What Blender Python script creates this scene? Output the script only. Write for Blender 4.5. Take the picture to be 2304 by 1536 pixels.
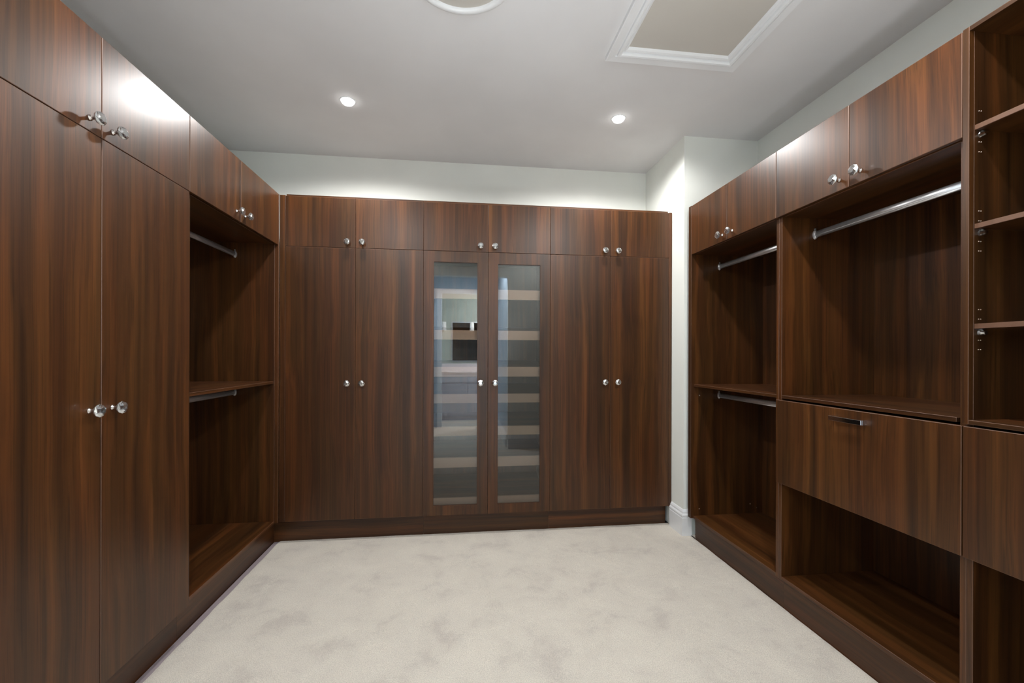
import bpy, bmesh, math, random
from mathutils import Vector, Matrix, noise
random.seed(4)
for o in list(bpy.data.objects): bpy.data.objects.remove(o)
SC = bpy.context.scene
COL = SC.collection
PI = math.pi

# ------------------------------------------------------------------ camera
cam_data = bpy.data.cameras.new('camera')
cam = bpy.data.objects.new('camera', cam_data); COL.objects.link(cam)
cam_data.sensor_fit = 'HORIZONTAL'; cam_data.sensor_width = 36.0
cam_data.lens = 959.58 / 2304 * 36.0
cam_data.shift_y = (798.33 - 768) / 2304
cam_data.clip_start = 0.02
cam.matrix_world = (Matrix.Translation((0, 0, 1.3032)) @ Matrix.Rotation(-0.1209, 4, 'Z')
                    @ Matrix.Rotation(PI / 2, 4, 'X') @ Matrix.Rotation(0.0029, 4, 'Z'))
SC.camera = cam

# ------------------------------------------------------------------ world, exposure
world = bpy.data.worlds.new('world'); SC.world = world; world.use_nodes = True
world.node_tree.nodes['Background'].inputs[0].default_value = (0.8, 0.85, 0.9, 1)
world.node_tree.nodes['Background'].inputs[1].default_value = 0.3
SC.view_settings.view_transform = 'Standard'
SC.view_settings.look = 'None'
SC.view_settings.gamma = 1.0
SC.view_settings.use_curve_mapping = False
SC.view_settings.exposure = -0.12

# ------------------------------------------------------------------ lights
ZC = 2.898                      # ceiling height
def spot(x, y, z, power, size=169, blend=0.42, rad=0.04, col=(1.0, 0.98, 0.965)):
    l = bpy.data.lights.new('downlight_or_fill', 'SPOT')
    l.energy = power; l.spot_size = math.radians(size); l.spot_blend = blend
    l.shadow_soft_size = rad; l.color = col
    o = bpy.data.objects.new('downlight_or_fill', l); COL.objects.link(o)
    o.location = (x, y, z)
    return o
for x, y in ((-0.706, 2.785), (1.053, 2.763)):
    spot(x, y, ZC - 0.06, 56)
for x, y, w in ((-0.706, 1.05, 60), (1.053, 1.05, 80)):  # second pair, out of view, added to brighten carpet and ceiling
    spot(x, y, ZC - 0.06, w)
# unseen lights added to brighten the hall and vanity room behind the camera
spot(0.10, 0.02, 2.82, 260, size=165, rad=0.05, col=(0.86, 0.93, 1.0))
l = bpy.data.lights.new('vanity_fill', 'POINT'); l.energy = 300; l.shadow_soft_size = 0.08; l.color = (1.0, 0.98, 0.97)
o = bpy.data.objects.new('vanity_fill', l); COL.objects.link(o); o.location = (0.78, -1.80, 2.15)

# added fill light, low and out of view, aimed up to brighten the ceiling
l = bpy.data.lights.new('ceiling_fill', 'AREA'); l.shape = 'DISK'; l.size = 0.22; l.energy = 10; l.spread = math.radians(104)
l.color = (0.97, 0.98, 1.0)
o = bpy.data.objects.new('ceiling_fill', l); COL.objects.link(o); o.location = (0.37, 0.62, 0.75); o.rotation_euler = (PI - math.radians(14), 0, 0)

# ------------------------------------------------------------------ materials
def new_mat(name):
    m = bpy.data.materials.new(name); m.use_nodes = True
    nt = m.node_tree; b = nt.nodes['Principled BSDF']
    return m, nt, b
def N(nt, t, **kw):
    n = nt.nodes.new(t)
    for k, v in kw.items():
        if k in n.inputs: n.inputs[k].default_value = v
        else: setattr(n, k, v)
    return n
def lin(c):
    return tuple(((v / 255 + 0.055) / 1.055) ** 2.4 if v > 10 else v / 255 / 12.92 for v in c) + (1,)
def ramp(nt, stops):
    r = nt.nodes.new('ShaderNodeValToRGB'); e = r.color_ramp.elements
    while len(e) < len(stops): e.new(0.5)
    for i, (p, c) in enumerate(stops): e[i].position = p; e[i].color = c
    return r

def wood(axis, name):
    """walnut laminate, grain running along the given axis (0 x, 1 y, 2 z)"""
    m, nt, b = new_mat(name); L = nt.links
    tc = N(nt, 'ShaderNodeTexCoord'); oi = N(nt, 'ShaderNodeObjectInfo')
    off = N(nt, 'ShaderNodeVectorMath', operation='SCALE'); off.inputs[0].default_value = (31.0, 17.0, 23.0)
    L.new(oi.outputs['Random'], off.inputs['Scale'])
    add = N(nt, 'ShaderNodeVectorMath', operation='ADD')
    L.new(tc.outputs['Object'], add.inputs[0]); L.new(off.outputs[0], add.inputs[1])
    def mapped(across, along):
        mp = N(nt, 'ShaderNodeMapping')
        s = [across] * 3; s[axis] = along
        mp.inputs['Scale'].default_value = s
        L.new(add.outputs[0], mp.inputs['Vector']); return mp
    # slow warp that bends the grain into tall flame figures
    w = N(nt, 'ShaderNodeTexNoise', Scale=1.0, Detail=2.0); L.new(mapped(3.2, 1.1).outputs[0], w.inputs['Vector'])
    wm = N(nt, 'ShaderNodeMath', operation='MULTIPLY'); wm.inputs[1].default_value = 1.0
    L.new(w.outputs['Fac'], wm.inputs[0])
    # broad soft bands
    def banded(across, along, detail, warp):
        mp = mapped(across, along)
        v = N(nt, 'ShaderNodeVectorMath', operation='ADD')
        cmb = N(nt, 'ShaderNodeCombineXYZ')
        mm = N(nt, 'ShaderNodeMath', operation='MULTIPLY'); mm.inputs[1].default_value = warp
        L.new(wm.outputs[0], mm.inputs[0])
        for i in range(3):
            if i != axis: L.new(mm.outputs[0], cmb.inputs[i])
        L.new(mp.outputs[0], v.inputs[0]); L.new(cmb.outputs[0], v.inputs[1])
        n = N(nt, 'ShaderNodeTexNoise', Scale=1.0, Detail=detail, Roughness=0.55)
        L.new(v.outputs[0], n.inputs['Vector']); return n
    a = banded(20.0, 0.30, 2.0, 1.6)
    f = banded(85.0, 0.7, 3.0, 5.0)
    g = banded(330.0, 4.0, 2.0, 12.0)
    m1 = N(nt, 'ShaderNodeMath', operation='MULTIPLY_ADD'); m1.inputs[1].default_value = 0.28
    L.new(f.outputs['Fac'], m1.inputs[0]); 
    m0 = N(nt, 'ShaderNodeMath', operation='MULTIPLY'); m0.inputs[1].default_value = 0.62
    L.new(a.outputs['Fac'], m0.inputs[0]); L.new(m0.outputs[0], m1.inputs[2])
    m2 = N(nt, 'ShaderNodeMath', operation='MULTIPLY_ADD'); m2.inputs[1].default_value = 0.10
    L.new(g.outputs['Fac'], m2.inputs[0]); L.new(m1.outputs[0], m2.inputs[2])
    r = ramp(nt, [(0.28, lin((42, 24, 11))), (0.41, lin((57, 33, 15))), (0.51, lin((70, 41, 18))), (0.62, lin((87, 51, 23))), (0.78, lin((109, 68, 34)))])
    L.new(m2.outputs[0], r.inputs['Fac'])
    # dark hairline pores
    p = banded(230.0, 1.6, 2.0, 9.0)
    pr = ramp(nt, [(0.36, (0.62, 0.60, 0.60, 1)), (0.47, (1, 1, 1, 1))]); L.new(p.outputs['Fac'], pr.inputs['Fac'])
    mx = N(nt, 'ShaderNodeMix', data_type='RGBA', blend_type='MULTIPLY'); mx.inputs[0].default_value = 0.8
    L.new(r.outputs['Color'], mx.inputs[6]); L.new(pr.outputs['Color'], mx.inputs[7])
    # slow drift between reddish and olive brown
    h = banded(9.0, 0.8, 2.0, 2.0)
    hr = ramp(nt, [(0.35, (1.04, 0.96, 0.92, 1)), (0.65, (0.97, 1.04, 0.98, 1))]); L.new(h.outputs['Fac'], hr.inputs['Fac'])
    mh = N(nt, 'ShaderNodeMix', data_type='RGBA', blend_type='MULTIPLY'); mh.inputs[0].default_value = 1.0
    L.new(mx.outputs[2], mh.inputs[6]); L.new(hr.outputs['Color'], mh.inputs[7])
    L.new(mh.outputs[2], b.inputs['Base Color'])
    b.inputs['Roughness'].default_value = 0.36
    b.inputs['Specular IOR Level'].default_value = 0.42
    bp = N(nt, 'ShaderNodeBump', Strength=0.04, Distance=0.001)
    L.new(g.outputs['Fac'], bp.inputs['Height']); L.new(bp.outputs[0], b.inputs['Normal'])
    return m
WOOD = [wood(0, 'walnut_grain_across'), wood(1, 'walnut_grain_deep'), wood(2, 'walnut_grain_upright')]
WX, WY, WZ = WOOD

def paint(name, col, rough=0.6, bump=0.02):
    m, nt, b = new_mat(name)
    n = N(nt, 'ShaderNodeTexNoise', Scale=2.0, Detail=3.0)
    tc = N(nt, 'ShaderNodeTexCoord'); nt.links.new(tc.outputs['Object'], n.inputs['Vector'])
    c = lin(col); d = tuple(v * 0.95 for v in c[:3]) + (1,)
    r = ramp(nt, [(0.35, d), (0.65, c)]); nt.links.new(n.outputs['Fac'], r.inputs['Fac'])
    nt.links.new(r.outputs['Color'], b.inputs['Base Color'])
    b.inputs['Roughness'].default_value = rough
    n2 = N(nt, 'ShaderNodeTexNoise', Scale=250.0, Detail=2.0); nt.links.new(tc.outputs['Object'], n2.inputs['Vector'])
    bp = N(nt, 'ShaderNodeBump', Strength=bump, Distance=0.002); nt.links.new(n2.outputs['Fac'], bp.inputs['Height'])
    nt.links.new(bp.outputs[0], b.inputs['Normal'])
    return m
WALL = paint('wall_paint', (238, 241, 235))
CEIL = paint('ceiling_paint', (229, 229, 230), 0.8)
HATCHP = paint('hatch_panel_paint', (200, 196, 188), 0.8)
TRIM = paint('white_gloss_trim', (236, 238, 240), 0.3, 0.0)
HALLP = paint('hall_paint', (200, 212, 222))
GREY = paint('grey_vanity_lacquer', (205, 202, 208), 0.4, 0.0)
STONE = paint('pale_stone', (226, 216, 216), 0.25, 0.0)

def carpet_mat():
    m, nt, b = new_mat('cream_carpet'); L = nt.links
    tc = N(nt, 'ShaderNodeTexCoord')
    n = N(nt, 'ShaderNodeTexNoise', Scale=4.2, Detail=8.0, Roughness=0.66, Distortion=0.3)
    L.new(tc.outputs['Object'], n.inputs['Vector'])
    r = ramp(nt, [(0.33, lin((212, 203, 192))), (0.46, lin((227, 219, 206))), (0.66, lin((235, 227, 213)))])
    L.new(n.outputs['Fac'], r.inputs['Fac'])
    f = N(nt, 'ShaderNodeTexNoise', Scale=260.0, Detail=3.0, Roughness=0.7); L.new(tc.outputs['Object'], f.inputs['Vector'])
    r2 = ramp(nt, [(0.32, (0.66, 0.65, 0.64, 1)), (0.60, (1, 1, 1, 1))]); L.new(f.outputs['Fac'], r2.inputs['Fac'])
    mx = N(nt, 'ShaderNodeMix', data_type='RGBA', blend_type='MULTIPLY'); mx.inputs[0].default_value = 1.0
    L.new(r.outputs['Color'], mx.inputs[6]); L.new(r2.outputs['Color'], mx.inputs[7])
    L.new(mx.outputs[2], b.inputs['Base Color'])
    b.inputs['Roughness'].default_value = 1.0; b.inputs['Specular IOR Level'].default_value = 0.1
    b.inputs['Sheen Weight'].default_value = 0.25; b.inputs['Sheen Roughness'].default_value = 0.6
    b1 = N(nt, 'ShaderNodeBump', Strength=0.5, Distance=0.006); L.new(f.outputs['Fac'], b1.inputs['Height'])
    b2 = N(nt, 'ShaderNodeBump', Strength=0.35, Distance=0.03); L.new(n.outputs['Fac'], b2.inputs['Height'])
    L.new(b1.outputs[0], b2.inputs['Normal']); L.new(b2.outputs[0], b.inputs['Normal'])
    return m
CARPET = carpet_mat()

def simple(name, col, metal=0.0, rough=0.3, spec=0.5):
    m, nt, b = new_mat(name)
    n = N(nt, 'ShaderNodeTexNoise', Scale=60.0, Detail=2.0)
    tc = N(nt, 'ShaderNodeTexCoord'); nt.links.new(tc.outputs['Object'], n.inputs['Vector'])
    c = lin(col); r = ramp(nt, [(0.3, tuple(v * 0.93 for v in c[:3]) + (1,)), (0.7, c)])
    nt.links.new(n.outputs['Fac'], r.inputs['Fac']); nt.links.new(r.outputs['Color'], b.inputs['Base Color'])
    b.inputs['Metallic'].default_value = metal; b.inputs['Roughness'].default_value = rough
    b.inputs['Specular IOR Level'].default_value = spec
    return m
CHROME = simple('brushed_chrome', (222, 222, 224), 0.85, 0.34)
STEEL = simple('bright_chrome', (225, 222, 222), 1.0, 0.08)
BRASS = simple('pale_metal_sleeve', (214, 196, 180), 1.0, 0.3)
PLASTIC = simple('clear_shelf_support', (205, 220, 222), 0.0, 0.15)
EDGE = simple('walnut_band_and_lit_front', (100, 70, 52), 0.0, 0.5)
LIP = simple('pale_edge_laminate', (142, 116, 96), 0.0, 0.5)
MIRROR = simple('mirror_silver', (200, 208, 210), 1.0, 0.02)
DUST = simple('underlay_grey', (70, 62, 66), 0.0, 0.9)

def crystal():
    m, nt, b = new_mat('cut_crystal'); L = nt.links
    out = nt.nodes['Material Output']
    g = N(nt, 'ShaderNodeBsdfGlass', Roughness=0.0, IOR=1.52); g.inputs['Color'].default_value = (0.97, 0.99, 1, 1)
    k = N(nt, 'ShaderNodeBsdfGlossy', Roughness=0.12); k.inputs['Color'].default_value = (0.95, 0.97, 0.98, 1)
    tc = N(nt, 'ShaderNodeTexCoord'); v = N(nt, 'ShaderNodeTexVoronoi', Scale=90.0)
    L.new(tc.outputs['Object'], v.inputs['Vector'])
    r = ramp(nt, [(0.0, (0.35, 0.35, 0.35, 1)), (1.0, (0.85, 0.85, 0.85, 1))]); L.new(v.outputs['Color'], r.inputs['Fac'])
    mx = N(nt, 'ShaderNodeMixShader'); L.new(r.outputs['Color'], mx.inputs['Fac'])
    L.new(g.outputs[0], mx.inputs[1]); L.new(k.outputs[0], mx.inputs[2]); L.new(mx.outputs[0], out.inputs['Surface'])
    return m
CRYSTAL = crystal()
def pane_mat():
    m, nt, b = new_mat('grey_tinted_glass'); L = nt.links
    out = nt.nodes['Material Output']
    t = N(nt, 'ShaderNodeBsdfTransparent'); t.inputs['Color'].default_value = (0.96, 0.95, 0.93, 1)
    k = N(nt, 'ShaderNodeBsdfGlossy', Roughness=0.0); k.inputs['Color'].default_value = (0.93, 0.97, 1.0, 1)
    lw = N(nt, 'ShaderNodeFresnel', IOR=1.53)
    ad = N(nt, 'ShaderNodeMath', operation='ADD'); ad.inputs[1].default_value = 0.0
    L.new(lw.outputs[0], ad.inputs[0])
    mx = N(nt, 'ShaderNodeMixShader'); L.new(ad.outputs[0], mx.inputs['Fac'])
    L.new(t.outputs[0], mx.inputs[1]); L.new(k.outputs[0], mx.inputs[2]); L.new(mx.outputs[0], out.inputs['Surface'])
    return m
PANE = pane_mat()
def emit(name, col, s):
    m, nt, b = new_mat(name)
    b.inputs['Base Color'].default_value = col
    b.inputs['Emission Color'].default_value = col
    b.inputs['Emission Strength'].default_value = s
    return m
LENS = emit('lit_lamp_lens', (1, 0.98, 0.96, 1), 9.0)
SCONCE = emit('lit_sconce_glass', (1, 0.97, 0.92, 1), 0.5)

# ------------------------------------------------------------------ mesh helpers
class MB:
    """collects boxes and other shapes into one mesh"""
    def __init__(s): s.bm = bmesh.new(); s.mats = []
    def mi(s, m):
        if m not in s.mats: s.mats.append(m)
        return s.mats.index(m)
    def box(s, x0, x1, y0, y1, z0, z1, mat, bev=0.0):
        x0, x1 = sorted((x0, x1)); y0, y1 = sorted((y0, y1)); z0, z1 = sorted((z0, z1))
        vs = [s.bm.verts.new((x, y, z)) for x in (x0, x1) for y in (y0, y1) for z in (z0, z1)]
        q = [(0, 1, 3, 2), (4, 6, 7, 5), (0, 4, 5, 1), (2, 3, 7, 6), (0, 2, 6, 4), (1, 5, 7, 3)]
        fs = [s.bm.faces.new([vs[i] for i in f]) for f in q]
        k = s.mi(mat)
        for f in fs: f.material_index = k
        if bev:
            es = list({e for f in fs for e in f.edges})
            r = bmesh.ops.bevel(s.bm, geom=es, offset=bev, segments=1, affect='EDGES', profile=0.5)
            ke = s.mi(EDGE) if mat in WOOD else k
            for f in r['faces']: f.material_index = ke
        return s
    def quad(s, pts, mat):
        f = s.bm.faces.new([s.bm.verts.new(p) for p in pts]); f.material_index = s.mi(mat); return s
    def loft(s, rings, mat, closed=True, smooth=False, cap=True):
        k = s.mi(mat); R = [[s.bm.verts.new(p) for p in r] for r in rings]; n = len(R[0])
        for a, b in zip(R, R[1:]):
            for i in range(n if closed else n - 1):
                f = s.bm.faces.new((a[i], a[(i + 1) % n], b[(i + 1) % n], b[i])); f.material_index = k; f.smooth = smooth
        if cap:
            for r in (R[0], R[-1]):
                f = s.bm.faces.new(r); f.material_index = k
        return s
    def build(s, name, parent=None, loc=(0, 0, 0), rot=None):
        bmesh.ops.recalc_face_normals(s.bm, faces=s.bm.faces[:])
        me = bpy.data.meshes.new(name); s.bm.to_mesh(me); s.bm.free()
        for m in s.mats: me.materials.append(m)
        o = bpy.data.objects.new(name, me); COL.objects.link(o)
        o.parent = parent; o.location = loc
        if rot: o.rotation_euler = rot
        return o
def share(src, parent, loc, rot=None):
    o = src.copy(); COL.objects.link(o); o.parent = parent; o.location = loc
    o.rotation_euler = rot if rot else (0, 0, 0)
    return o
def struct(o): o['kind'] = 'structure'; return o
def thing(name, label, cat, loc=(0, 0, 0), group=None):
    o = bpy.data.objects.new(name, None); COL.objects.link(o); o.location = loc
    o['label'] = label; o['category'] = cat; o.empty_display_size = 0.1
    if group: o['group'] = group
    return o

# ------------------------------------------------------------------ room dimensions (metres)
XL, XR, YB = -1.2344, 1.6242, 3.1015      # planes of the door fronts
XWL, XWR, YWB = -1.81, 2.19, 3.577        # walls
XC, YC = 1.614, 2.927                     # the boxed-out corner
YF = 0.32                                 # wall with the opening, behind the lens
HX0, HX1, HY = -0.47, 0.66, -1.42         # hall beyond the opening
PL = 0.150                                # plinth height
ZT, ZS = 2.400, 2.049                     # left and back runs: top, upper door bottom
RT, RS = 2.3647, 2.0155                   # right run
T = 0.018

# ------------------------------------------------------------------ room shell
def wall(name, *b, mat=WALL):
    m = MB(); m.box(*b, mat); return struct(m.build(name))
wall('wall_back', XWL - .1, XC, YWB, YWB + .1, 0, ZC)
wall('wall_left', XWL - .1, XWL, YF - .12, YWB, 0, ZC)
wall('wall_corner', XC, XWR + .1, YC, YWB + .1, 0, ZC)
wall('wall_right', XWR, XWR + .1, YF - .12, YC, 0, ZC)
wf = MB()
wf.box(XWL, HX0, YF - .12, YF, 0, ZC, WALL); wf.box(HX1, XWR, YF - .12, YF, 0, ZC, WALL)
wf.box(HX0, HX1, YF - .12, YF, 2.39, ZC, WALL)
struct(wf.build('wall_front'))
wall('wall_hall_left', HX0 - .1, HX0, HY, YF - .12, 0, ZC, mat=HALLP)
wall('wall_hall_right', HX1, HX1 + .1, HY, YF - .12, 0, ZC, mat=HALLP)
DX0, DX1, DZ = -0.355, 0.50, 2.40
m = MB(); m.box(HX0 - .1, DX0, HY - .1, HY, 0, ZC, HALLP); m.box(DX1, HX1 + .1, HY - .1, HY, 0, ZC, HALLP)
m.box(DX0, DX1, HY - .1, HY, DZ, ZC, HALLP); struct(m.build('wall_hall_end'))
wall('wall_vanity_back', -1.0, 1.4, -2.95, -2.85, 0, ZC, mat=paint('sage_wall_tile', (176, 184, 172), 0.4))
wall('wall_vanity_left', -1.0, -.9, -2.85, HY - .1, 0, ZC, mat=HALLP)
wall('wall_vanity_right', 1.3, 1.4, -2.85, HY - .1, 0, ZC, mat=HALLP)
wall('ceiling', XWL - .1, XWR + .1, -2.95, YWB + .1, ZC, ZC + .1, mat=CEIL)
wall('floor_slab', XWL - .1, XWR + .1, -2.95, YWB + .1, -.14, -.02, mat=DUST)

# carpet: the floor surface, rolling down a little where it meets the plinths
def carpet():
    bm = bmesh.new()
    x0, x1, y0, y1, st = -1.2844 + .030, 1.6742 - .003, YF - .1, 3.1515 - .002, 0.015
    nx, ny = int((x1 - x0) / st), int((y1 - y0) / st)
    rows = []
    for j in range(ny + 1):
        r = []
        for i in range(nx + 1):
            x = x0 + (x1 - x0) * i / nx; y = y0 + (y1 - y0) * j / ny
            n = noise.noise(Vector((x * 9, y * 9, 0))); n2 = noise.noise(Vector((x * 30, y * 30, 3)))
            z = 0.0015 * n + 0.0008 * n2
            dl = x - x0
            if dl < .016: z -= 0.006 * (1 - dl / .016) ** 1.3
            dr = x1 - x
            if dr < .016: z -= 0.008 * (1 - dr / .016)
            if i == 0: x += 0.006 * noise.noise(Vector((0, y * 7, 8)))
            r.append(bm.verts.new((x, y, z)))
        rows.append(r)
    for j in range(ny):
        for i in range(nx):
            f = bm.faces.new((rows[j][i], rows[j][i + 1], rows[j + 1][i + 1], rows[j + 1][i])); f.smooth = True
    def flat(a, b, c, d):
        bm.faces.new([bm.verts.new(p) for p in ((a, c, 0), (b, c, 0), (b, d, 0), (a, d, 0))])
    flat(XWL, x0, YF - .1, .6); flat(x1, XWR, YF - .1, .6)      # out of frame beside the opening
    flat(-.95, 1.35, -2.87, YF - .1)
    # little strip in front of the boxed corner
    flat(x1, 1.70, 2.86, 2.95)
    me = bpy.data.meshes.new('floor'); bm.to_mesh(me); bm.free(); me.materials.append(CARPET)
    o = bpy.data.objects.new('floor', me); COL.objects.link(o); return struct(o)
carpet()

m = MB(); m.box(-1.2844 + .004, -1.2844 + .036, .34, 3.148, -.02, -.004, simple('shaded_carpet_grey', (150, 138, 142), 0.0, 0.9)); struct(m.build('carpet_edge_shade'))  # grey strip painted as the carpet's cut side in shade

# skirting boards
SK = [(0, 0), (.020, 0), (.020, .128), (.017, .132), (.017, .137), (.020, .141), (.019, .150), (.012, .160), (.012, .165), (.010, .172), (.004, .183), (0, .185)]
def skirting(name, path, closed=False):
    """path of wall points, board stands to the left of the walking direction"""
    P = [Vector((x, y)) for x, y in path]; rings = []
    nrm = []
    for a, b in zip(P, P[1:]):
        d = (b - a).normalized(); nrm.append(Vector((-d.y, d.x)))
    for i, p in enumerate(P):
        if i == 0: n = nrm[0]
        elif i == len(P) - 1: n = nrm[-1]
        else:
            n = (nrm[i - 1] + nrm[i]); n = n / (n.dot(nrm[i]))
        rings.append([(p.x + n.x * d, p.y + n.y * d, z) for d, z in SK])
    m = MB(); m.loft(rings, TRIM); return struct(m.build(name))
skirting('baseboard_corner', [(1.668, YC), (XC, YC), (XC, YB - .002)])
skirting('baseboard_hall_right', [(HX1, HY), (HX1, YF - .12)])
skirting('baseboard_hall_left', [(HX0, YF - .12), (HX0, HY)])
skirting('baseboard_front_right', [(HX1, YF), (1.6, YF)])
skirting('baseboard_front_left', [(-1.2, YF), (HX0, YF)])
# architrave round the hall doorway
m = MB()
m.box(DX0 - .0, DX0 + .03, HY - .11, HY + .015, 0, DZ, TRIM); m.box(DX1 - .03, DX1, HY - .11, HY + .015, 0, DZ, TRIM)
m.box(DX0 - .05, DX0, HY, HY + .02, 0, DZ + .05, TRIM); m.box(DX1, DX1 + .05, HY, HY + .02, 0, DZ + .05, TRIM)
m.box(DX0, DX1, HY, HY + .02, DZ - .01, DZ + .05, TRIM)
struct(m.build('trim_1'))

# ------------------------------------------------------------------ cabinet helpers
# d: which way the fronts face: 'L' run fronts face +x, 'R' run fronts face -x, 'B' run fronts face -y
KNOB = {}
def knob_mesh():
    m = MB()
    def ring(r, h, n=10, ph=0.0): return [(r * math.cos(2 * PI * (i + ph) / n), -h, r * math.sin(2 * PI * (i + ph) / n)) for i in range(n)]
    m.loft([ring(.0095, 0, 16), ring(.0095, .0025, 16), ring(.0055, .005, 16), ring(.0052, .017, 16), ring(.010, .020, 16)], STEEL, smooth=True)
    m.loft([ring(.0115, .0195, 8), ring(.0200, .0265, 8, .5), ring(.0225, .0325, 8), ring(.0190, .0390, 8, .5), ring(.0105, .0430, 8)], CRYSTAL)
    return m
ROT = {'L': PI / 2, 'R': -PI / 2, 'B': 0.0}
def knob(parent, side, pos):
    if 'k' not in KNOB:
        o = knob_mesh().build('knob', parent, pos, (0, 0, ROT[side])); KNOB['k'] = o
    else:
        o = share(KNOB['k'], parent, pos, (0, 0, ROT[side]))
    return o
def door(cab, side, a0, a1, z0, z1, kn=None, name='door', base=None):
    """a slab door between a0..a1 along the run; kn = (a, z) of its knob. base = thing's world location"""
    g = 0.0014; bx, by, bz = cab.location
    m = MB()
    if side == 'L': m.box(XL - T, XL, a0 + g, a1 - g, z0 + g, z1 - g, WZ, .0016); o = (XL, (a0 + a1) / 2, z0)
    elif side == 'R': m.box(XR, XR + T, a0 + g, a1 - g, z0 + g, z1 - g, WZ, .0016); o = (XR, (a0 + a1) / 2, z0)
    else: m.box(a0 + g, a1 - g, YB, YB + T, z0 + g, z1 - g, WZ, .0016); o = ((a0 + a1) / 2, YB, z0)
    bmesh.ops.translate(m.bm, vec=-Vector(o), verts=m.bm.verts[:])
    d = m.build(name, cab, Vector(o) - cab.location)
    if kn:
        a, z = kn
        w = {'L': Vector((XL, a, z)), 'R': Vector((XR, a, z)), 'B': Vector((a, YB, z))}[side]
        knob(d, side, w - Vector(o))
    return d
def part(cab, name, boxes, mats=None):
    """boxes in world coordinates: (x0,x1,y0,y1,z0,z1,material[,bevel])"""
    m = MB()
    for b in boxes: m.box(*b)
    bmesh.ops.translate(m.bm, vec=-cab.location, verts=m.bm.verts[:])
    return m.build(name, cab)
def oval_rail(cab, x, y0, y1, z):
    """chrome oval hanging rail running along y with end sockets"""
    pts = []
    for i in range(20):
        t = 2 * PI * i / 20; pts.append((.009 * math.cos(t), .017 * math.sin(t)))
    m = MB(); m.loft([[(x + p, y, z + q) for p, q in pts] for y in (y0, y1)], CHROME, smooth=True)
    # two fine raised ribs along the faces
    for s in (-1, 1): m.box(x + s * .0075, x + s * .0094, y0, y1, z - .0095, z - .0070, CHROME)
    bmesh.ops.translate(m.bm, vec=-cab.location, verts=m.bm.verts[:])
    r = m.build('hanging_rail', cab)
    for y, s in ((y0, 1), (y1, -1)):
        m = MB()
        ring = lambda k, yy: [(x + p * k, yy, z + q * k) for p, q in pts]
        m.loft([ring(1.45, y), ring(1.45, y + s * .003), ring(1.2, y + s * .010), ring(1.05, y + s * .012)], CHROME, smooth=False)
        m.box(x - .003, x + .003, y, y + s * .005, z + .018, z + .032, CHROME)
        bmesh.ops.translate(m.bm, vec=-cab.location, verts=m.bm.verts[:])
        m.build('rail_socket', r)
    return r

# ------------------------------------------------------------------ LEFT RUN
FL = XL - T - .001      # carcass front plane, left
l = [0.34, 0.72, 1.175, 1.638, 2.122, 2.5817, 3.085]
cab = thing('wardrobe', 'tall walnut wardrobe nearest on the left, full-height plain doors and crystal knobs', 'wardrobe', ((XL + XWL) / 2, 1.23, 0))
part(cab, 'carcass', [(XWL + .004, FL, l[0], l[0] + T, PL, ZT, WZ), (XWL + .004, FL, l[4] - T, l[4] - .0005, PL, ZT, WZ),
                      (XWL + .004, FL, l[2] - .009, l[2] + .009, PL, ZT - T, WZ),
                      (XWL + .004, FL, l[0] + T, l[4] - T, PL, PL + T, WY), (XWL + .004, FL, l[0] + T, l[4] - T, ZT - T, ZT, WY),
                      (XWL + .004, FL - .01, l[0] + T, l[4] - T, ZS - .009, ZS + .009, WY), (XWL + .004, XWL + .012, l[0] + T, l[4] - T, PL + T, ZT - T, WZ)])
part(cab, 'plinth', [(XL - .05 - T, XL - .05, l[0], l[4] - .0005, -.019, PL, WY)])
for i in range(4):
    s = 1 if i % 2 == 0 else -1
    a0, a1 = l[i], l[i + 1]
    ka = a1 - .048 if s > 0 else a0 + .048
    door(cab, 'L', a0, a1, PL - .003, ZS, (ka, 1.112), 'lower_door')
    door(cab, 'L', a0, a1, ZS, ZT + .001, (ka, 2.094), 'upper_door')

cab = thing('hanging_cabinet', 'open walnut hanging bay at the left, one shelf across its middle, small doors above', 'cabinet', ((XL + XWL) / 2, 2.6, 0))
y0, y1 = l[4], 3.1015
part(cab, 'side_panel', [(XWL + .004, FL, y0, y0 + .036, PL, ZT, WZ, .0011)])
part(cab, 'side_panel', [(XWL + .004, FL, y1 - .030, y1 - .002, PL, ZT, WZ, .0011), (FL, XL, y1 - .0155, y1 - .0015, PL, ZT, WZ, .0011)])
part(cab, 'bottom_panel', [(XWL + .004, FL, y0 + .036, y1 - .030, PL, PL + T, WY, .0011)])
part(cab, 'top_panel', [(XWL + .004, FL, y0 + .036, y1 - .030, ZT - T, ZT, WY, .0011)])
part(cab, 'divider_panel', [(XWL + .004, FL - .012, y0 + .036, y1 - .030, ZS + .004, ZS + .004 + T, WY, .0011)])
part(cab, 'back_panel', [(XWL + .004, XWL + .012, y0 + .036, y1 - .030, PL + T, ZT - T, WZ)])
part(cab, 'shelf', [(XWL + .012, FL - .004, y0 + .036, y1 - .030, 1.104, 1.121, WY, .0011)])
part(cab, 'plinth', [(XL - .05 - T, XL - .05, y0, 3.151, -.019, PL, WY)])
oval_rail(cab, -1.505, y0 + .036, y1 - .030, 1.975)
oval_rail(cab, -1.505, y0 + .036, y1 - .030, 1.048)
door(cab, 'L', l[4], l[5], ZS, ZT + .001, (l[5] - .048, 2.098), 'upper_door')
door(cab, 'L', l[5], l[6], ZS, ZT + .001, (l[5] + .048, 2.098), 'upper_door')

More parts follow.
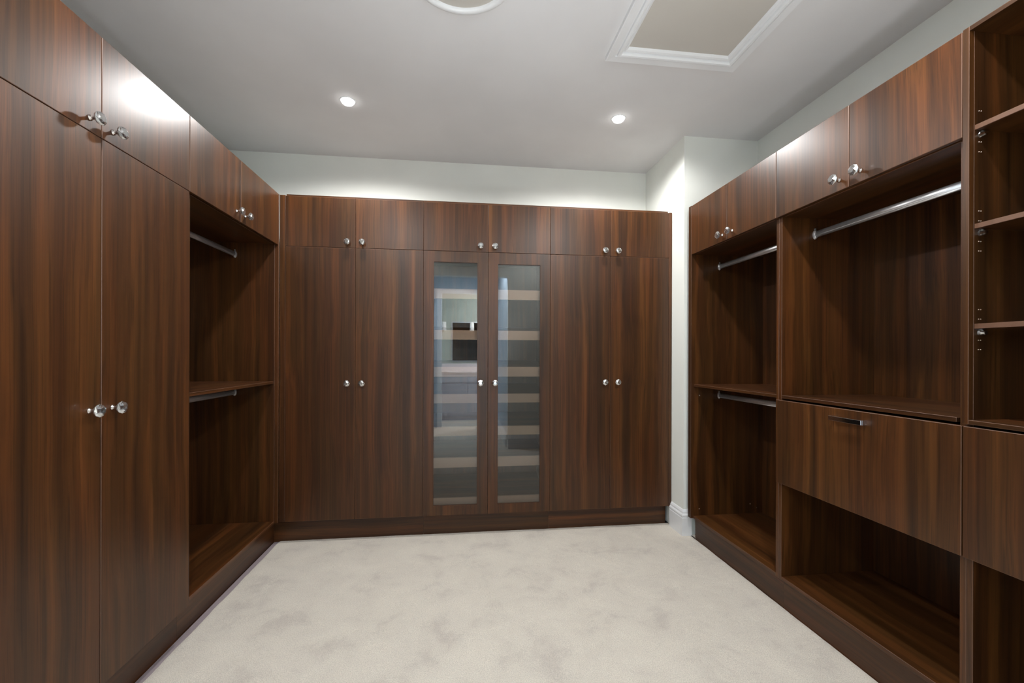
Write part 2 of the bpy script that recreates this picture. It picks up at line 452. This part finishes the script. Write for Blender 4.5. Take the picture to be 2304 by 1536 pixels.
# ------------------------------------------------------------------ BACK RUN
FB = YB + T + .001
b = [-1.1965, -.732, -.262, .2007, .6614, 1.125, 1.5876]
BT = 2.412
def back_carcass(cab, x0, x1, mids=()):
    part(cab, 'side_panel', [(x0, x0 + T, FB, YWB - .004, PL, BT, WZ)])
    part(cab, 'side_panel', [(x1 - T, x1, FB, YWB - .004, PL, BT, WZ)])
    part(cab, 'top_panel', [(x0 + T, x1 - T, FB, YWB - .004, BT - T, BT, WX)])
    part(cab, 'bottom_panel', [(x0 + T, x1 - T, FB, YWB - .004, PL, PL + T, WX)])
    part(cab, 'divider_panel', [(x0 + T, x1 - T, FB, YWB - .012, ZS - .009, ZS + .009, WX)])
    part(cab, 'back_panel', [(x0 + T, x1 - T, YWB - .012, YWB - .004, PL + T, BT - T, WZ)])
    part(cab, 'plinth', [(XL - .0495 if x0 < -1 else x0, x1, YB + .05, YB + .05 + T, -.019, PL, WX)])
KU, KD = 2.087, 1.102
def wardrobe_back(label, i, extra):
    x0, x1 = b[i], b[i + 2]; e = .0004
    cab = thing('wardrobe', label, 'wardrobe', ((x0 + x1) / 2, YWB - .25, 0))
    back_carcass(cab, x0 + e, x1 - e)
    for z0, z1, kz, nm in ((PL - .002, ZS, KD, 'lower_door'), (ZS, ZT - .003, KU, 'upper_door')):
        door(cab, 'B', b[i], b[i + 1], z0, z1, (b[i + 1] - .050, kz), nm)
        door(cab, 'B', b[i + 1], b[i + 2], z0, z1, (b[i + 1] + .050, kz), nm)
    extra(cab)
wardrobe_back('walnut wardrobe in the back left corner, two tall doors under two short ones', 0,
              lambda c: part(c, 'filler_strip', [(XL + .001, b[0] - .0008, YB + .001, YB + .02, PL, ZT, WZ, .0011)]))
wardrobe_back('walnut wardrobe at the right end of the back row beside the white corner', 4,
              lambda c: part(c, 'end_panel', [(b[6] + .0008, XC - .003, YB, YWB - .004, PL - .004, ZT - .002, WZ, .001)]))

cab = thing('display_cabinet', 'walnut cabinet with two tinted glass doors over stepped shelves, centre of back row', 'cabinet', ((b[2] + b[4]) / 2, YWB - .25, 0))
e = .0004
back_carcass(cab, b[2] + e, b[4] - e)
def glass_door(x0, x1, gx0, gx1, gz0, gz1, kx):
    g = .0014; z0, z1 = PL - .002 + g, ZS - g; x0 += g; x1 -= g
    o = Vector(((x0 + x1) / 2, YB, z0))
    m = MB()
    m.box(x0, gx0, YB, YB + T, z0, z1, WZ); m.box(gx1, x1, YB, YB + T, z0, z1, WZ)
    m.box(gx0, gx1, YB, YB + T, z0, gz0, WZ); m.box(gx0, gx1, YB, YB + T, gz1, z1, WZ)
    bmesh.ops.translate(m.bm, vec=-o, verts=m.bm.verts[:])
    d = m.build('glass_door', cab, o - cab.location)
    m = MB(); m.box(gx0 + .0005, gx1 - .0005, YB + .007, YB + .011, gz0 + .0005, gz1 - .0005, PANE)
    bmesh.ops.translate(m.bm, vec=-o, verts=m.bm.verts[:]); p = m.build('glass_pane', d); p['label'] = 'grey tinted glass pane'
    m = MB()
    w = .0025
    for q in ((gx0, gx0 + w, gz0, gz1), (gx1 - w, gx1, gz0, gz1), (gx0, gx1, gz0, gz0 + w), (gx0, gx1, gz1 - w, gz1)):
        m.box(q[0], q[1], YB + .004, YB + .007, q[2], q[3], WZ)
    bmesh.ops.translate(m.bm, vec=-o, verts=m.bm.verts[:]); m.build('glazing_bead', d)
    knob(d, 'B', Vector((kx, YB, KD - .002)) - o)
glass_door(b[2], b[3], -.190, .1245, .2185, 1.971, .145)
glass_door(b[3], b[4], .272, .5860, .2155, 1.966, .250)
door(cab, 'B', b[2], b[3], ZS, ZT - .003, (.145, KU + .003), 'upper_door')
door(cab, 'B', b[3], b[4], ZS, ZT - .003, (.250, KU + .003), 'upper_door')
for z0, z1 in ((1.713, 1.786), (1.414, 1.484), (1.142, 1.215), (.949, 1.016), (.710, .777), (.478, .551), (.202, .259)):
    m = MB(); yf = YB + .045
    m.box(b[2] + T + .001, b[4] - T - .001, yf, yf + .016, z0, z1, LIP, .001)
    m.loft([[(x, yf + .016, z0 + .012), (x, YWB - .014, z0 + .10), (x, YWB - .014, z0 + .116), (x, yf + .016, z0 + .028)] for x in (b[2] + T + .001, b[4] - T - .001)], WX)
    bmesh.ops.translate(m.bm, vec=-cab.location, verts=m.bm.verts[:]); m.build('shoe_shelf', cab)

# ------------------------------------------------------------------ RIGHT RUN
FR = XR + T + .001
XB = XWR - .006
r2, r3, r4, r5 = 2.0310, 1.6142, 1.2029, 0.35
yb_ = r2     # panel positions on the carcass plane
cab = thing('hanging_cabinet', 'narrow open walnut hanging bay by the white corner, shelf and two rails inside', 'cabinet', ((XR + XWR) / 2, 2.45, 0))
part(cab, 'end_panel', [(XR, XB, 2.848, 2.884, PL, RT, WZ, .001)])
part(cab, 'side_panel', [(FR, XB, yb_ + .0005, yb_ + .0195, PL, RT, WZ, .0011)])
part(cab, 'bottom_panel', [(FR, XB, yb_ + .0195, 2.848, PL, PL + T, WY, .0011)])
part(cab, 'top_panel', [(FR, XB, yb_ + .0195, 2.848, RT - T, RT, WY, .0011)])
part(cab, 'divider_panel', [(FR + .008, XB, yb_ + .0195, 2.848, RS + .003, RS + .003 + T, WY, .0011)])
part(cab, 'back_panel', [(XB - .008, XB, yb_ + .0195, 2.848, PL + T, RT - T, WZ)])
part(cab, 'shelf', [(FR + .002, XB - .008, yb_ + .0195, 2.848, 1.084, 1.1, WY, .0011)])
part(cab, 'plinth', [(XR + .05, XR + .05 + T, r2 + .0005, 2.872, -.019, PL, WY)])
oval_rail(cab, 1.838, yb_ + .0195, 2.848, 1.937)
oval_rail(cab, 1.838, yb_ + .0195, 2.848, 1.019)
door(cab, 'R', 2.4425, 2.847, RS, RT - .002, (2.4425 + .046, 2.056), 'upper_door')
door(cab, 'R', r2, 2.4425, RS, RT - .002, (2.4425 - .052, 2.056), 'upper_door')
sc = MB()
def stud(mb, x, y, z, s, r=.0045):
    ring = lambda rr, h: [(x + rr * math.cos(2 * PI * i / 8), y + s * h, z + rr * math.sin(2 * PI * i / 8)) for i in range(8)]
    mb.loft([ring(r, 0), ring(r, .0012), ring(r * .6, .0022)], BRASS)
for x, z in ((1.69, .215), (2.08, .235), (2.13, .205), (1.69, 1.02)): stud(sc, x, 2.848, z, -1)
bmesh.ops.translate(sc.bm, vec=-cab.location, verts=sc.bm.verts[:]); o = sc.build('screw_cap', cab); o['kind'] = 'stuff'

cab = thing('hanging_cabinet', 'wide open walnut bay on the right with a rail above and a deep drawer below', 'cabinet', ((XR + XWR) / 2, 1.62, 0))
part(cab, 'side_panel', [(FR, XB, yb_ - .019, yb_ - .0005, PL, RT, WZ, .0011)])
part(cab, 'side_panel', [(FR, XB, 1.2045, 1.2225, PL, RT, WZ, .0011)])
part(cab, 'bottom_panel', [(FR, XB, 1.2225, yb_ - .019, PL, PL + T, WY, .0011)])
part(cab, 'top_panel', [(FR, XB, 1.2225, yb_ - .019, RT - T, RT, WY, .0011)])
part(cab, 'divider_panel', [(FR + .012, XB, 1.2225, yb_ - .019, RS + .002, RS + .002 + T, WY, .0011)])
part(cab, 'back_panel', [(XB - .008, XB, 1.2225, yb_ - .019, PL + T, RT - T, WZ)])
part(cab, 'shelf', [(FR, XB - .008, 1.233, yb_ - .019, 1.084, 1.1, WY, .0011)])
part(cab, 'plinth', [(XR + .05, XR + .05 + T, 1.2045, r2, -.019, PL, WY)])
oval_rail(cab, 1.829, 1.2225, yb_ - .019, 1.932)
door(cab, 'R', r3, r2, RS, RT - .002, (r3 + .046, 2.063), 'upper_door')
door(cab, 'R', 1.2045, r3, RS, RT - .002, (r3 - .052, 2.063), 'upper_door')

def pull(parent, y, z, o):
    """flat D-shaped bar pull, 150 mm"""
    m = MB(); w, h, d, t = .076, .0095, .028, .0070
    x = XR
    m.box(x - d, x - d + t, y - w, y + w, z - h, z + h, STEEL, .0006)
    for s in (-1, 1): m.box(x - d + t, x - .0002, y + s * w, y + s * (w - t), z - h, z + h, STEEL, .0004)
    bmesh.ops.translate(m.bm, vec=-Vector(o), verts=m.bm.verts[:])
    return m.build('pull_handle', parent)
DZ0, DZ1 = .651, 1.0765
def drawer(cab, y0, y1, yh):
    g = .002; m = MB()
    o = Vector((XR, (y0 + y1) / 2, DZ0))
    m.box(XR, XR + T, y0 + g, y1 - g, DZ0, DZ1, WZ, .0016)
    bmesh.ops.translate(m.bm, vec=-o, verts=m.bm.verts[:])
    d = m.build('drawer', cab, o - cab.location)
    m = MB()
    ys, ye = y0 + .045, y1 - .045
    m.box(FR, XB - .05, ys, ys + .014, DZ0 + .02, DZ1 - .05, WY); m.box(FR, XB - .05, ye - .014, ye, DZ0 + .02, DZ1 - .05, WY)
    m.box(FR, XB - .05, ys + .014, ye - .014, DZ0 + .02, DZ0 + .034, WY); m.box(XB - .064, XB - .05, ys + .014, ye - .014, DZ0 + .034, DZ1 - .05, WY)
    bmesh.ops.translate(m.bm, vec=-o, verts=m.bm.verts[:]); m.build('drawer_box', d)
    pull(d, yh, 1.034, o)
drawer(cab, r4, r2, 1.607)

cab = thing('shelf_cabinet', 'open walnut shelf bay cut by the right edge, adjustable shelves over a drawer', 'cabinet', ((XR + XWR) / 2, .78, 0))
part(cab, 'side_panel', [(FR, XB, 1.186, 1.2040, PL, RT, WZ, .0011), (XR, FR, 1.186, 1.2040, 1.0835, RT, WZ, .0011)])
part(cab, 'side_panel', [(FR, XB, r5, r5 + T, PL, RT, WZ, .0011)])
part(cab, 'bottom_panel', [(FR, XB, r5 + T, 1.186, PL, PL + T, WY, .0011)])
part(cab, 'top_panel', [(XR, XB, r5 + T, 1.186, RT - .014, RT, WY, .0011)])
part(cab, 'fixed_shelf', [(XR, XB - .008, r5 + T, 1.186, 1.0845, 1.0985, WY, .0011)])
part(cab, 'back_panel', [(XB - .008, XB, r5 + T, 1.186, PL + T, RT - .014, WZ)])
part(cab, 'plinth', [(XR + .05, XR + .05 + T, r5, 1.204, -.019, PL, WY)])
for z in (2.032, 1.714, 1.392):
    part(cab, 'adjustable_shelf', [(1.645, XB - .012, r5 + T + .002, 1.184, z, z + .016, WY, .0011), (1.6435, 1.645, r5 + T + .002, 1.184, z + .0005, z + .0155, EDGE)])  # paler front strip paints in the light falling on the shelf edge
    for yy, s in ((1.186, -1), (r5 + T, 1)):
        for xx in (1.668, 2.10):
            m = MB(); 
            m.loft([[(xx + (.011 - h * .25) * math.cos(2 * PI * i / 10), yy + s * h, z - .0125 + (.011 - h * .25) * math.sin(2 * PI * i / 10)) for i in range(10)] for h in (0, .006, .016)], CRYSTAL)
            m.box(xx - .006, xx + .006, yy, yy + s * .010, z - .0035, z - .0005, CRYSTAL)
            bmesh.ops.translate(m.bm, vec=-cab.location, verts=m.bm.verts[:]); m.build('shelf_support', cab)
sc = MB()
for xx in (1.661, 1.669):
    for z in (2.095, 1.995, 1.963, 1.772, 1.740, 1.674, 1.643, 1.454, 1.423, 1.355, 1.325):
        stud(sc, xx, 1.186, z, -1, .0018)
bmesh.ops.translate(sc.bm, vec=-cab.location, verts=sc.bm.verts[:]); o = sc.build('peg_hole_sleeve', cab); o['kind'] = 'stuff'
drawer(cab, r5 + .002, r4, .777)

# ------------------------------------------------------------------ CEILING FITTINGS
def downlight(label, x, y):
    t = thing('recessed_downlight', label, 'ceiling light', (x, y, ZC), 'recessed ceiling downlights')
    n = 32
    ring = lambda r, z: [(r * math.cos(2 * PI * i / n), r * math.sin(2 * PI * i / n), z) for i in range(n)]
    m = MB(); m.loft([ring(.048, -.0003), ring(.047, -.004), ring(.042, -.005), ring(.040, -.002)], TRIM, smooth=True, cap=False); m.build('trim_ring', t)
    m = MB(); m.loft([ring(.041 * math.cos(a), -.0015 - .027 * math.sin(a)) for a in (0, .25, .5, .75, 1.0, 1.25, 1.45)], LENS, smooth=True); m.build('lamp_lens', t)
downlight('lit recessed downlight in the ceiling at the left, near the tall wardrobe', -.706, 2.785)
downlight('lit recessed downlight in the ceiling at the right, near the white corner', 1.053, 2.763)

# square access hatch with moulded frame
X0, X1, Y1_, Y0_ = .766, 1.502, 2.206, 1.42
t = thing('ceiling_hatch', 'square access hatch in the ceiling with a white moulded frame', 'hatch', ((X0 + X1) / 2, (Y0_ + Y1_) / 2, ZC))
prof = [(0, 0), (0, .020), (.004, .024), (.040, .021), (.042, .016), (.046, .016), (.049, .026), (.056, .031), (.064, .029), (.069, .021), (.070, .014), (.075, .013), (.079, .018), (.088, .014), (.094, .005), (.096, 0)]
m = MB()
cx, cy = t.location.x, t.location.y
m.loft([[(X0 + d - cx, Y0_ + d - cy, -z), (X1 - d - cx, Y0_ + d - cy, -z), (X1 - d - cx, Y1_ - d - cy, -z), (X0 + d - cx, Y1_ - d - cy, -z)] for d, z in prof], TRIM, cap=False)
m.build('moulded_frame', t)
m = MB(); m.box(X0 + .09 - cx, X1 - .09 - cx, Y0_ + .09 - cy, Y1_ - .09 - cy, -.003, 0, HATCHP); m.build('hatch_panel', t)

t = thing('ceiling_vent', 'round flat ceiling vent with a white ring, cut by the top edge', 'ceiling vent', (-.0, 1.765, ZC))
n = 64
ring = lambda r, z: [(r * math.cos(2 * PI * i / n), r * math.sin(2 * PI * i / n), -z) for i in range(n)]
m = MB(); m.loft([ring(.240, 0), ring(.238, .008), ring(.232, .015), ring(.222, .020), ring(.210, .019), ring(.204, .012), ring(.202, .004)], TRIM, smooth=True, cap=False); m.build('outer_ring', t)
m = MB(); m.loft([ring(.203, .0), ring(.203, .005)], HATCHP); m.build('vent_plate', t)

# ------------------------------------------------------------------ VANITY SEEN IN THE GLASS REFLECTION
VY = -2.31
t = thing('vanity_cabinet', 'grey shaker vanity with pale counter, mirrored in the left glass door', 'vanity', (.42, (VY - 2.4) / 2, 0))
tx, ty, _ = t.location
def vp(name, boxes, parent=t):
    m = MB()
    for q in boxes: m.box(*q)
    bmesh.ops.translate(m.bm, vec=-t.location, verts=m.bm.verts[:]); return m.build(name, parent)
vp('cabinet_body', [(-.42, 1.28, -2.848, VY - .02, .0, .93, GREY)])
vp('countertop', [(-.45, 1.29, -2.848, VY + .01, .93, .97, STONE, .002)])
vp('backsplash', [(-.45, 1.29, -2.848, -2.83, .97, 1.12, STONE, .002)])
def shaker(name, x0, x1, z0, z1):
    w = .05
    vp(name, [(x0, x1, VY - .02, VY - .006, z0, z1, GREY), (x0, x1, VY - .006, VY, z0, z0 + w, GREY, .001), (x0, x1, VY - .006, VY, z1 - w, z1, GREY, .001),
              (x0, x0 + w, VY - .006, VY, z0 + w, z1 - w, GREY), (x1 - w, x1, VY - .006, VY, z0 + w, z1 - w, GREY)])
for i in range(3):
    x0 = -.41 + i * .565
    shaker('drawer_front', x0, x0 + .555, .75, .92)
    shaker('cabinet_door', x0, x0 + .555, .10, .74)
t2 = thing('wall_mirror', 'large dark wall mirror above the grey vanity, seen in the left glass door', 'mirror', (.40, -2.84, 1.18))
m = MB(); m.box(-.56, .80, -.008, .004, 0, .80, MIRROR); m.build('mirror_glass', t2)
m = MB()
for q in ((-.58, .82, -.02, 0), (-.58, .82, .80, .82), (-.58, -.56, 0, .80), (.80, .82, 0, .80)): m.box(q[0], q[1], -.008, .012, q[2], q[3], CHROME)
m.build('mirror_frame', t2)
for i, (x, lab) in enumerate(((-.335, 'small glass wall sconce left of the vanity mirror, seen in the left glass door'), (.245, 'small glass wall sconce in front of the vanity mirror, nearer the door knob'))):
    t = thing('wall_sconce', lab, 'wall light', (x, -2.825, 1.90), 'sconces over the vanity')
    n = 16
    ringz = lambda r, z, yo=.05: [(r * math.cos(2 * PI * k / n), yo + r * math.sin(2 * PI * k / n), z) for k in range(n)]
    m = MB(); m.loft([ringz(.045, -.09), ringz(.040, .09)], SCONCE, smooth=True); m.build('lamp_shade', t)
    m = MB(); m.box(-.02, .02, -.012, .012, -.03, .03, CHROME); m.box(-.006, .006, .012, .05, -.1, -.09, CHROME); m.box(-.006, .006, .0, .012, -.1, -.03, CHROME); m.build('wall_bracket', t)
